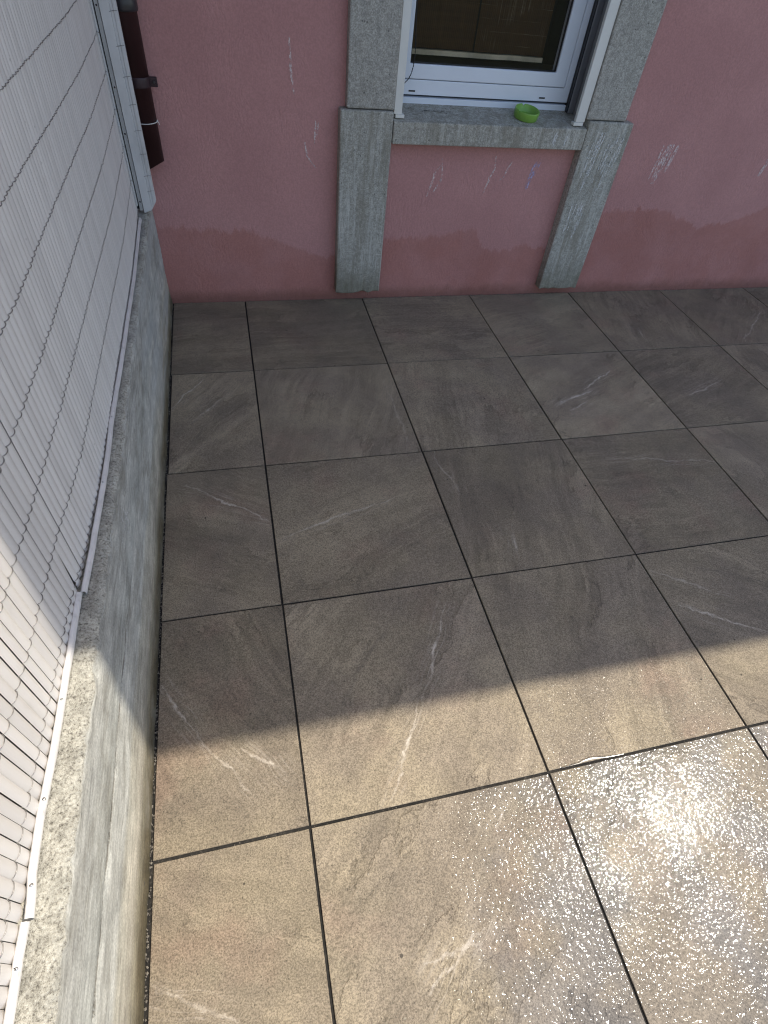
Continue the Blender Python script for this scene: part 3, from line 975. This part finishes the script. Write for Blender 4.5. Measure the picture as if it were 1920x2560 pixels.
for x, z in ((1.44, 0.785), (1.446, 0.775), (1.50, 0.78)):
    chalk([(x, z), (x - 0.012, z - 0.045)], 0.551 - 0.0012, M_CHALK_WHITE, .006)

# ------------------------------------------------------------------ ashtray
ash = thing("ashtray", "round lime green plastic ashtray standing on the window sill", "ashtray",
            (1.309, 0.637, sill_z(0.637) + 0.0006), (math.atan(0.156), 0, 0.25))
bm = bmesh.new()
sides = 48
prof = [(0.0, 0.0012), (0.050, 0.0), (0.0535, 0.002), (0.0565, 0.030), (0.0560, 0.0335), (0.0545, 0.0345), (0.0525, 0.0335), (0.0510, 0.030),
        (0.0480, 0.0085), (0.045, 0.006), (0.0, 0.0055)]
rings = []
notch = [math.radians(a) for a in (75, 195, 315)]
for r, z in prof:
    ring = []
    for k in range(sides):
        a = 2 * PI * k / sides
        zz = z
        if z > 0.028:
            dd = min(abs((a - q + PI) % (2 * PI) - PI) for q in notch)
            if dd < 0.085:
                zz = min(z, 0.026)
        ring.append(bm.verts.new((max(r, 1e-4) * math.cos(a), max(r, 1e-4) * math.sin(a), zz)))
    rings.append(ring)
for A, B in zip(rings, rings[1:]):
    for k in range(sides):
        bm.faces.new((A[k], A[(k + 1) % sides], B[(k + 1) % sides], B[k]))
obj_from_bm("bowl", bm, M_ASH, ash, smooth=True)

# dark smear of ash and leaf crumbs on the sill
bm = bmesh.new()
rs = random.Random(21)
for _ in range(46):
    x = rs.gauss(0.885, 0.045)
    y = 0.664 + rs.gauss(0, 0.006) - (x - 0.80) * 0.06
    z = sill_z(y) + 0.0004
    s_ = rs.uniform(0.001, 0.0042)
    a0 = rs.uniform(0, 6.28)
    vs = [bm.verts.new((x + s_ * 1.6 * math.cos(a0 + k * 1.57) * rs.uniform(.6, 1.2), y + s_ * math.sin(a0 + k * 1.57), z + (0.0008 if k == 0 else 0))) for k in range(4)]
    bm.faces.new(vs)
crumbs = obj_from_bm("ash_crumbs", bm, mat_simple("ash_dust", (0.075, 0.07, 0.065), 0.95), None)
tag(crumbs, "smear of dark ash crumbs scattered on the left of the window sill", "ash", kind="stuff")

# ------------------------------------------------------------------ low concrete wall
def mat_wall_mesh():
    bm = bmesh.new()
    ys = []
    y = -4.2
    while y < 0.598:
        ys.append(y)
        y += 0.05 if y < -2.5 else 0.0115
    ys.append(0.6015)
    prof = []                                   # (x, z, kind)
    z = -0.12
    while z < 0.438:
        prof.append((XF, z, 0))
        z += 0.0105
    for k in range(6):
        a = k / 5 * PI / 2
        prof.append((XF - 0.016 + 0.016 * math.cos(a), 0.446 + 0.016 * math.sin(a), 1))
    x = XF - 0.022
    while x > -0.475:
        prof.append((x, 0.462, 2))
        x -= 0.0085
    prof.append((-0.56, 0.462, 3))
    prof.append((-0.56, -0.12, 3))
    rows = []
    for y in ys:
        row = []
        for x, z, k in prof:
            px, pz = x, z
            if k == 0:
                px += 0.0022 * nz(0, y, z, 9) + 0.0012 * nz(3, y * 0.35, z * 2.2, 45)
                if z < 0.045:
                    px += 0.004 * (1 - max(0, z) / 0.045) + 0.0015 * nz(1, y, z, 40)
                gz = 0.289 + 0.006 * nz(7, y, 0, 4) + 0.003 * nz(9, y, 0, 18)
                gdep = 0.0055 * max(0.0, min(1.0, (-y - 1.25) * 2.5)) * (0.65 + 0.8 * nz(11, y, 0, 12))
                px -= max(0.0, gdep) * math.exp(-((z - gz) / 0.0065) ** 2)
                px += 0.0012 * math.exp(-((z - gz + 0.012) / 0.012) ** 2) * min(1.0, max(0.0, -y - 1.0))
            elif k == 1:
                e = 0.0065 * nz(5, y, z, 20) + 0.0050 * nz(2, y, z, 65) + 0.003 * nz(8, y, 0, 7)
                px += e
                pz += e * 0.7
            elif k == 2:
                pz += 0.0018 * nz(x, y, 2, 60) + 0.0022 * nz(x, y, 8, 150) + 0.0016 * nz(x, y, 5, 12)
            row.append(bm.verts.new((px, y, pz)))
        rows.append(row)
    for A, B in zip(rows, rows[1:]):
        for k in range(len(A) - 1):
            bm.faces.new((A[k], B[k], B[k + 1], A[k + 1]))
    bm.faces.new(rows[0])
    bmesh.ops.recalc_face_normals(bm, faces=list(bm.faces))
    return bm


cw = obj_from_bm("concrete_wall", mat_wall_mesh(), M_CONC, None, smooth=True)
tag(cw, "low grey concrete wall with a rough pitted rim under the white slat screen", "wall")

# scratches on the concrete face
def scratch(pts, w=0.004):
    bm = bmesh.new()
    prev = None
    P = []
    for a, b in zip(pts, pts[1:]):
        for k in range(5):
            P.append((a[0] + (b[0] - a[0]) * k / 5, a[1] + (b[1] - a[1]) * k / 5))
    P.append(pts[-1])
    for i, (y, z) in enumerate(P):
        d = Vector((pts[-1][0] - pts[0][0], pts[-1][1] - pts[0][1])).normalized()
        nx_ = Vector((-d.y, d.x)) * (w / 2 * (0.5 + 0.5 * math.sin(PI * (i + .5) / len(P))))
        x = XF + 0.0022 * nz(0, y, z, 9) + 0.0012 * nz(3, y * 0.35, z * 2.2, 45) + 0.0012
        a = bm.verts.new((x, y + nx_.x, z + nx_.y))
        b = bm.verts.new((x, y - nx_.x, z - nx_.y))
        if prev:
            bm.faces.new((prev[0], prev[1], b, a))
        prev = (a, b)
    return obj_from_bm("chalk_mark", bm, M_CHALK_WHITE, cw)


for pts, w in (([(-1.136, .413), (-1.123, .295)], .008), ([(-1.064, .362), (-1.139, .378), (-1.225, .387)], .006), ([(-1.168, .415), (-1.154, .313)], .007),
               ([(-0.778, .46), (-0.852, .428)], .004), ([(-0.712, .418), (-0.776, .365)], .004), ([(-0.845, .455), (-0.956, .405)], .004),
               ([(-0.802, .387), (-0.861, .336)], .004), ([(-0.74, .43), (-0.83, .36)], .004), ([(-0.69, .44), (-0.75, .40)], .004)):
    scratch(pts, w)

# ------------------------------------------------------------------ slat screen
MATX = [(-2.8, -.4125), (-2.0, -.4100), (-1.83, -.4108), (-1.6, -.4062), (-1.45, -.4035), (-1.25, -.3960), (-1.1, -.3910), (-.6, -.3880), (-.1, -.3850), (.3, -.3915), (.48, -.3985)]


def mat_x(y):
    return interp(MATX, y)


screen = thing("slat_screen", "tall white plastic slat screen tied with wires above the concrete wall", "screen", (-0.41, -1.0, 0.46))
INV = Matrix.Translation(screen.location).inverted()
PITCH = 0.0224
SW = 0.0218
bm = bmesh.new()
arc = []
for k in range(9):
    u = -1 + 2 * k / 8
    arc.append((0.0042 * (1 - abs(u) ** 2.2), u * SW / 2))
Z0, Z1 = 0.4655, 1.98
outer = [[bm.verts.new((x, y, z)) for x, y in arc] for z in (Z0, 0.60, 1.2, Z1)]
rim = [bm.verts.new((x, y, Z0)) for x, y in arc]
inner = [[bm.verts.new((x - 0.0011, y * 0.97, Z0)) for x, y in arc]]
for A, B in zip(outer, outer[1:]):
    for k in range(8):
        bm.faces.new((A[k], A[k + 1], B[k + 1], B[k]))
for A, B in ((rim, inner[0]),):
    for k in range(8):
        bm.faces.new((A[k + 1], A[k], B[k], B[k + 1]))
bmesh.ops.recalc_face_normals(bm, faces=list(bm.faces))
me_slat = bpy.data.meshes.new("slat")
bm.to_mesh(me_slat)
bm.free()
for p in me_slat.polygons:
    p.use_smooth = True
me_slat.materials.append(M_SLAT)
me_bent = me_slat.copy()                      # one slat kinked aside at its foot
me_bent.name = "bent_slat"
for v in me_bent.vertices:
    if v.co.z < 0.5:
        v.co.y -= 0.0075
rsl = random.Random(11)
slat_info = []
y = 0.478
i = 0
while y > -2.75:
    pitch = (0.0217 + rsl.uniform(-0.0004, 0.0003)) if y > -1.62 else (0.0222 + rsl.uniform(-0.0003, 0.0003))
    o = bpy.data.objects.new("slat", me_slat)
    dx = rsl.uniform(-0.0007, 0.0007)
    tw = rsl.uniform(-0.06, 0.06)
    if y <= -1.62:
        o.scale = (1, 0.978, 1)
    lean = rsl.uniform(-0.0006, 0.0006)
    if -1.425 < y < -1.4033:
        o.data = me_bent
    o.location = (mat_x(y) + dx - screen.location.x, y - screen.location.y, -screen.location.z + rsl.uniform(-0.002, 0.002))
    o.rotation_euler = (lean, 0, tw)
    link(o, screen)
    slat_info.append((y, dx))
    y -= pitch
    i += 1

box_back = box("sky_block_sheet", M_SKY_BLOCK, -0.4475, -0.446, -2.85, 0.50, 0.458, 1.97, None)  # added sheet that blocks sky light so the slat gaps stay dark
box_back.parent = screen
box_back.matrix_parent_inverse = Matrix.Translation(screen.location).inverted()

wires = [[(-2.8, .515), (-1.98, .512), (-1.7, .508), (-1.6, .503), (-1.456, .496), (-1.33, .478), (-1.1, .470), (-0.73, .478), (0.5, .476)],
         [(-2.8, .632), (-1.77, .624), (-1.62, .612), (-1.32, .602), (-1.21, .591), (-0.84, .591), (0.5, .589)],
         [(-2.8, .735), (-1.567, .717), (-1.42, .711), (-1.05, .716), (-0.36, .707), (0.5, .703)],
         [(-2.8, .82), (-1.37, .820), (-1.09, .823), (-0.64, .823), (0.5, .820)],
         [(-2.8, .93), (-1.146, .931), (-0.91, .937), (0.18, .938), (0.5, .934)],
         [(-2.8, 1.046), (-0.92, 1.046), (-0.44, 1.041), (0.5, 1.040)],
         [(-2.8, 1.155), (-0.71, 1.154), (0.5, 1.154)], [(-2.8, 1.267), (0.5, 1.267)], [(-2.8, 1.38), (0.5, 1.38)], [(-2.8, 1.6), (0.5, 1.6)], [(-2.8, 1.82), (0.5, 1.82)]]
for w, tbl in enumerate(wires):
    bm = bmesh.new()
    pts, rads = [], []
    rw = random.Random(w)
    for (yc, dx) in slat_info:
        bulge = rw.uniform(0.0002, 0.0006)
        sag = rw.uniform(-0.0006, 0.0002)
        for k in range(8):
            u = 1 - 2 * k / 8
            yy = yc + u * PITCH / 2
            uu = min(1.0, abs(u) ** 1.0)
            xx = mat_x(yy) + dx + 0.0042 * (1 - uu ** 2.2) + 0.0007 + bulge - (0.0014 if k == 0 else 0.0)
            zz = interp(tbl, yy) + sag * (1 - u * u) * 2.0 + 0.0008 * nz(yy, w, 0, 15)
            pts.append((xx, yy, zz))
            rads.append(0.00074 + 0.00016 * math.sin(k * PI / 2 + w))
    add_tube(bm, pts, rads, 5)
    wo = obj_from_bm("wire", bm, M_WIRE, None, smooth=True)
    wo.parent = screen
    wo.matrix_parent_inverse = INV
bm = bmesh.new()
add_tube(bm, [(-0.3925, -0.5935, 0.833), (-0.390, -0.599, 0.840), (-0.388, -0.5985, 0.844), (-0.387, -0.597, 0.8475)], 0.0014, 6)
wt = obj_from_bm("wire_tail", bm, M_BLACK, None, smooth=True)
wt.parent = screen
wt.matrix_parent_inverse = INV

# ------------------------------------------------------------------ edging strips along the foot of the screen
def edging(pts, label, width=0.0098, height=0.0105, screws=(), open_end=False):
    """folded plastic strip: bright upright lip on the screen side and a slanting flat side"""
    P = []
    for a, b in zip(pts, pts[1:]):
        n_ = max(2, int(abs(b[0] - a[0]) / 0.02))
        for k in range(n_):
            t = k / n_
            P.append((a[0] + (b[0] - a[0]) * t, a[1] + (b[1] - a[1]) * t))
    P.append(pts[-1])
    root = thing("edging_strip", label, "edging", (P[0][1], P[0][0], 0.466), (0, 0, 0), "edging strips on the concrete rim")
    L = Vector(root.location)
    sec = [(0.0, 0.0), (0.0, 0.0085), (0.0022, height), (0.0038, height * 0.97), (width * 0.82, height * 0.80), (width, 0.004), (width, 0.0)]
    th = 0.0012
    inn = [(0.0 + th, 0.0), (th, 0.0078), (0.0026, height - th), (0.0038, height * .97 - th), (width * .8 - th * .4, height * .8 - th), (width - th, 0.004), (width - th, 0.0)]
    bm = bmesh.new()
    R1, R2 = [], []
    for (y, x) in P:
        wob = 0.0008 * nz(2, y, 0, 25)
        hz = 0.466 + 0.0012 * nz(4, y, 0, 9)
        R1.append([bm.verts.new((x + wob + sx - L.x, y - L.y, hz + sz - L.z)) for sx, sz in sec])
        R2.append([bm.verts.new((x + wob + sx - L.x, y - L.y, hz + sz - L.z)) for sx, sz in inn])
    for A, B in zip(R1, R1[1:]):
        for k in range(len(A) - 1):
            bm.faces.new((A[k], A[k + 1], B[k + 1], B[k]))
    for A, B in zip(R2, R2[1:]):
        for k in range(len(A) - 1):
            bm.faces.new((A[k + 1], A[k], B[k], B[k + 1]))
    for A, B in ((R1[0], R2[0]), (R1[-1], R2[-1])):
        for k in range(len(A) - 1):
            bm.faces.new((A[k], A[k + 1], B[k + 1], B[k]))
    bmesh.ops.recalc_face_normals(bm, faces=list(bm.faces))
    obj_from_bm("strip", bm, M_EDGE, root)
    for (y, x) in screws:
        bm = bmesh.new()
        add_lathe(bm, [(0.0001, 0.0015), (0.0018, 0.0013), (0.0028, 0.0004), (0.0029, -0.004)], 12)
        sc = obj_from_bm("screw", bm, M_SCREW, root, smooth=True)
        sc.location = (x + 0.0062 - L.x, y - L.y, 0.466 + height * 0.86 - L.z)
        sc.rotation_euler = (0, 0.3, rc.uniform(0, 3))
        bm = bmesh.new()
        add_box(bm, -0.0022, 0.0022, -0.0004, 0.0004, 0.0012, 0.0020)
        obj_from_bm("screw_slot", bm, M_BLACK, root).matrix_local = sc.matrix_basis.copy()
    return root


edging([(0.40, -0.386), (0.346, -0.386), (-0.104, -0.379), (-0.357, -0.381), (-0.621, -0.382), (-0.876, -0.386), (-1.015, -0.383), (-1.112, -0.384), (-1.344, -0.389), (-1.412, -0.392)],
       "long white edging strip running from the back corner to an open end", screws=[(-0.87, -0.3865), (-1.11, -0.385)], open_end=True)
edging([(-1.412, -0.4005), (-1.538, -0.4005), (-1.645, -0.4015), (-1.716, -0.402), (-1.80, -0.406), (-1.818, -0.4065), (-1.891, -0.4055), (-1.915, -0.402), (-1.942, -0.400)],
       "middle white edging strip lying in the sun between two kinked joints", screws=[(-1.632, -0.402), (-1.79, -0.4055), (-1.903, -0.404)])
edging([(-1.945, -0.4045), (-1.986, -0.4065), (-2.0, -0.4055), (-2.038, -0.4055), (-2.3, -0.408), (-2.6, -0.409)],
       "nearest sunlit white edging strip at the bottom left with one screw", screws=[(-1.995, -0.407)])

# ------------------------------------------------------------------ corner post
post = thing("fence_post", "white metal corner post with screws holding the slat screen edge", "post", (-0.36, 0.49, 0.462))
PINV = Matrix.Translation(post.location).inverted()


def ppart(o):
    o.parent = post
    o.matrix_parent_inverse = PINV
    return o


ZP1 = 2.0
ppart(box("edge_bead", M_POST, -0.3945, -0.3885, 0.470, 0.488, 0.492, ZP1, None, 0.0012))
ppart(box("clamp_bar", M_POST2, -0.3845, -0.3712, 0.474, 0.486, 0.474, ZP1, None, 0.0012))
bm = bmesh.new()
for x0, x1, y0, y1 in ((-0.3692, -0.3370, 0.4680, 0.4900), (-0.3368, -0.3272, 0.4715, 0.4902), (-0.3270, -0.3150, 0.4690, 0.4904)):
    vs = add_box(bm, x0, x1, y0, y1, 0.0, ZP1)
    for v in vs:
        if v.co.z < 0.1:
            v.co.z = 0.4665 + max(0.0, v.co.x + 0.345) * 1.5
bevel_all(bm, 0.0014, 2)
ppart(obj_from_bm("post_profile", bm, M_POST, None))
ppart(box("post_core", M_BLACK, -0.396, -0.345, 0.4915, 0.508, 0.475, ZP1 - 0.01, None))
for z in (1.106, 0.887, 0.745, 0.508, 1.35, 1.6):
    bm = bmesh.new()
    add_lathe(bm, [(0.0001, 0.0016), (0.002, 0.0013), (0.0029, 0.0004), (0.0029, -0.002)], 12)
    o = obj_from_bm("screw", bm, M_CLAMP, None, smooth=True)
    o.location = (-0.3775, 0.4735, z)
    o.rotation_euler = (PI / 2, 0, 0)
    ppart(o)
for z in (1.095, 1.005, 0.92, 0.838, 0.758, 0.68, 0.605, 0.55):
    bm = bmesh.new()
    add_tube(bm, [(-0.3420, 0.4674, z - 0.002), (-0.333, 0.4690, z), (-0.326, 0.4685, z + 0.001), (-0.316, 0.4680, z + 0.002)], 0.0007, 5)
    ppart(obj_from_bm("wire_end", bm, M_WIRE, None))
for z in (1.04, 0.934, 0.823, 0.706, 0.59, 1.154, 1.267):
    bm = bmesh.new()
    add_tube(bm, [(-0.3975, 0.4695, z), (-0.3935, 0.4690, z - 0.001), (-0.388, 0.4690, z - 0.003), (-0.3845, 0.473, z - 0.005)], 0.0007, 5)
    ppart(obj_from_bm("wire_end", bm, M_WIRE, None))

# ------------------------------------------------------------------ downpipe
pipe = thing("downpipe", "dark brown downpipe with a cut end fixed to the pink wall", "pipe", (-0.302, 0.552, 0.60))
QINV = Matrix.Translation(pipe.location).inverted()


def qpart(o):
    o.parent = pipe
    o.matrix_parent_inverse = QINV
    return o


PC = Vector((-0.302, 0.556, 0))
PR = 0.0405
bm = bmesh.new()
sd = 32
rings = []
for kind in range(4):
    ring = []
    for k in range(sd):
        a = 2 * PI * k / sd
        cx, cy = math.cos(a), math.sin(a)
        rr = PR if kind < 2 else PR - 0.003
        zb = 0.613 + PR * (0.50 * cx - 0.248 * cy)
        z = zb if kind in (0, 3) else 2.9
        ring.append(bm.verts.new((PC.x + rr * cx, PC.y + rr * cy, z)))
    rings.append(ring)
for A, B in zip(rings, rings[1:]):
    for k in range(sd):
        bm.faces.new((A[k], A[(k + 1) % sd], B[(k + 1) % sd], B[k]))
for k in range(sd):
    bm.faces.new((rings[3][k], rings[3][(k + 1) % sd], rings[0][(k + 1) % sd], rings[0][k]))
bmesh.ops.recalc_face_normals(bm, faces=list(bm.faces))
qpart(obj_from_bm("pipe_tube", bm, M_PIPE, None, smooth=True))
bm = bmesh.new()
add_lathe(bm, [(PR + 0.0002, 1.088), (PR + 0.0045, 1.089), (PR + 0.0058, 1.094), (PR + 0.0058, 1.112), (PR + 0.0042, 1.120), (PR + 0.0042, 1.19), (PR + 0.0002, 1.195)], 32, PC)
qpart(obj_from_bm("collar", bm, M_PIPE2, None, smooth=True))
bm = bmesh.new()
add_lathe(bm, [(PR + 0.0004, 0.876), (PR + 0.0022, 0.8765), (PR + 0.0028, 0.880), (PR + 0.0028, 0.906), (PR + 0.0022, 0.909), (PR + 0.0004, 0.9095)], 32, PC)
cl = qpart(obj_from_bm("clamp", bm, M_CLAMP, None, smooth=True))
bm = bmesh.new()
add_box(bm, PC.x + PR - 0.002, PC.x + PR + 0.026, PC.y - 0.006, PC.y - 0.001, 0.8775, 0.9075)
add_box(bm, PC.x + PR - 0.002, PC.x + PR + 0.026, PC.y + 0.001, PC.y + 0.006, 0.8775, 0.9075)
bevel_all(bm, 0.0012, 1)
o = obj_from_bm("clamp_ear", bm, M_CLAMP, None)
o.parent = cl
o.matrix_parent_inverse = QINV.inverted() @ QINV if False else Matrix.Identity(4)
bm = bmesh.new()
add_lathe(bm, [(0.0001, 0.012), (0.004, 0.0115), (0.005, 0.008), (0.005, -0.012)], 8)
o = obj_from_bm("clamp_bolt", bm, M_PIPE2, None)
o.location = (PC.x + PR + 0.014, PC.y, 0.8925)
o.rotation_euler = (PI / 2, 0, 0)
o.parent = cl
bm = bmesh.new()
tp = []
for k in range(25):
    a = -PI * 1.05 + (PI * 1.05 + 0.05) * k / 24
    tp.append((PC.x + (PR + 0.0014) * math.cos(a), PC.y + (PR + 0.0014) * math.sin(a), 0.7655 + 0.004 * k / 24))
add_tube(bm, tp, 0.0016, 6)
add_tube(bm, [(PC.x + PR + 0.001, PC.y - 0.006, 0.7720), (PC.x + PR + 0.006, PC.y - 0.010, 0.7660), (PC.x + PR + 0.0075, PC.y - 0.012, 0.7600)], 0.0014, 6)
add_tube(bm, [(PC.x + PR - 0.001, PC.y - 0.007, 0.7680), (PC.x + PR + 0.0035, PC.y - 0.008, 0.7745)], 0.0026, 6)
qpart(obj_from_bm("tie", bm, M_TIE, None, smooth=True))

duct = box("cable_duct", M_TIE, -0.366, -0.331, 0.590, 0.6035, 0.524, 0.66, None, 0.002)
tag(duct, "short pale plastic duct on the wall below the brown downpipe", "duct")

# ------------------------------------------------------------------ small things on the floor
bm = bmesh.new()
rg = random.Random(17)


def pebble(x, y, z, s):
    vs = []
    for p in ((0, 0, 1), (1, 0, 0), (0, 1, 0), (-1, 0, 0), (0, -1, 0), (0, 0, -1)):
        k = rg.uniform(0.6, 1.2) * s
        vs.append(bm.verts.new((x + p[0] * k, y + p[1] * k, z + p[2] * k * 0.7)))
    for f in ((0, 1, 2), (0, 2, 3), (0, 3, 4), (0, 4, 1), (5, 2, 1), (5, 3, 2), (5, 4, 3), (5, 1, 4)):
        bm.faces.new([vs[i] for i in f])


for _ in range(900):
    y = rg.uniform(-2.6, 0.58)
    pebble(rg.uniform(XF + 0.001, -0.3425), y, -0.0035 + rg.uniform(0, 0.003), rg.uniform(0.0012, 0.0034))
for _ in range(70):
    pebble(XF + 0.0085 + abs(rg.gauss(0, 0.02)), rg.uniform(-2.2, 0.5), 0.001, rg.uniform(0.0007, 0.0019))
for _ in range(420):
    x = rg.choice((rg.uniform(0.6, 1.1), rg.uniform(1.2, 1.75), rg.uniform(-.3, 3.2)))
    pebble(x, YW - abs(rg.gauss(0.001, 0.007)), 0.001, rg.uniform(0.001, 0.0034))
for jy in range(0, 5):
    for _ in range(60):
        pebble(rg.uniform(-0.34, 2.4), -jy * S + rg.uniform(-.002, .002), -0.0038, rg.uniform(0.0008, 0.0016))
grit = obj_from_bm("grit", bm, M_GRIT, None)
tag(grit, "dark grit and crumbs lying in the joints along the walls", "grit", kind="stuff")

# thin film of water left along a joint, its tilt shaped to mirror the sun
n = NT("water_film")
n.set(Base_Color=(0.9, 0.9, 0.9, 1), Roughness=0.12, IOR=1.33)
n.bsdf.inputs["Transmission Weight"].default_value = 1.0
bm = bmesh.new()
pts = [(0.640, -1.8055, .0008), (0.69, -1.8045, .003), (0.708, -1.8020, .0065), (0.726, -1.8010, .0085), (0.744, -1.8020, .0065), (0.775, -1.8050, .003), (0.82, -1.8058, .0008)]
prev = None
for x, y, w in pts:
    a = bm.verts.new((x, y - 0.001, 0.0006))
    w *= 0.7
    b = bm.verts.new((x, y + w * 0.5, 0.0006 + w * 0.5 * 0.065 + 0.0002))
    c_ = bm.verts.new((x, y + w, 0.0006 + w * 0.065))
    d_ = bm.verts.new((x, y + w + 0.0012, 0.0004))
    if prev:
        for k in range(3):
            bm.faces.new((prev[k], (a, b, c_)[k], (b, c_, d_)[k], prev[k + 1]))
    prev = (a, b, c_, d_)
bmesh.ops.recalc_face_normals(bm, faces=list(bm.faces))
puddle = obj_from_bm("puddle", bm, n.mat, None, smooth=True)
tag(puddle, "small glinting streak of water on the edge of a sunlit tile", "puddle")
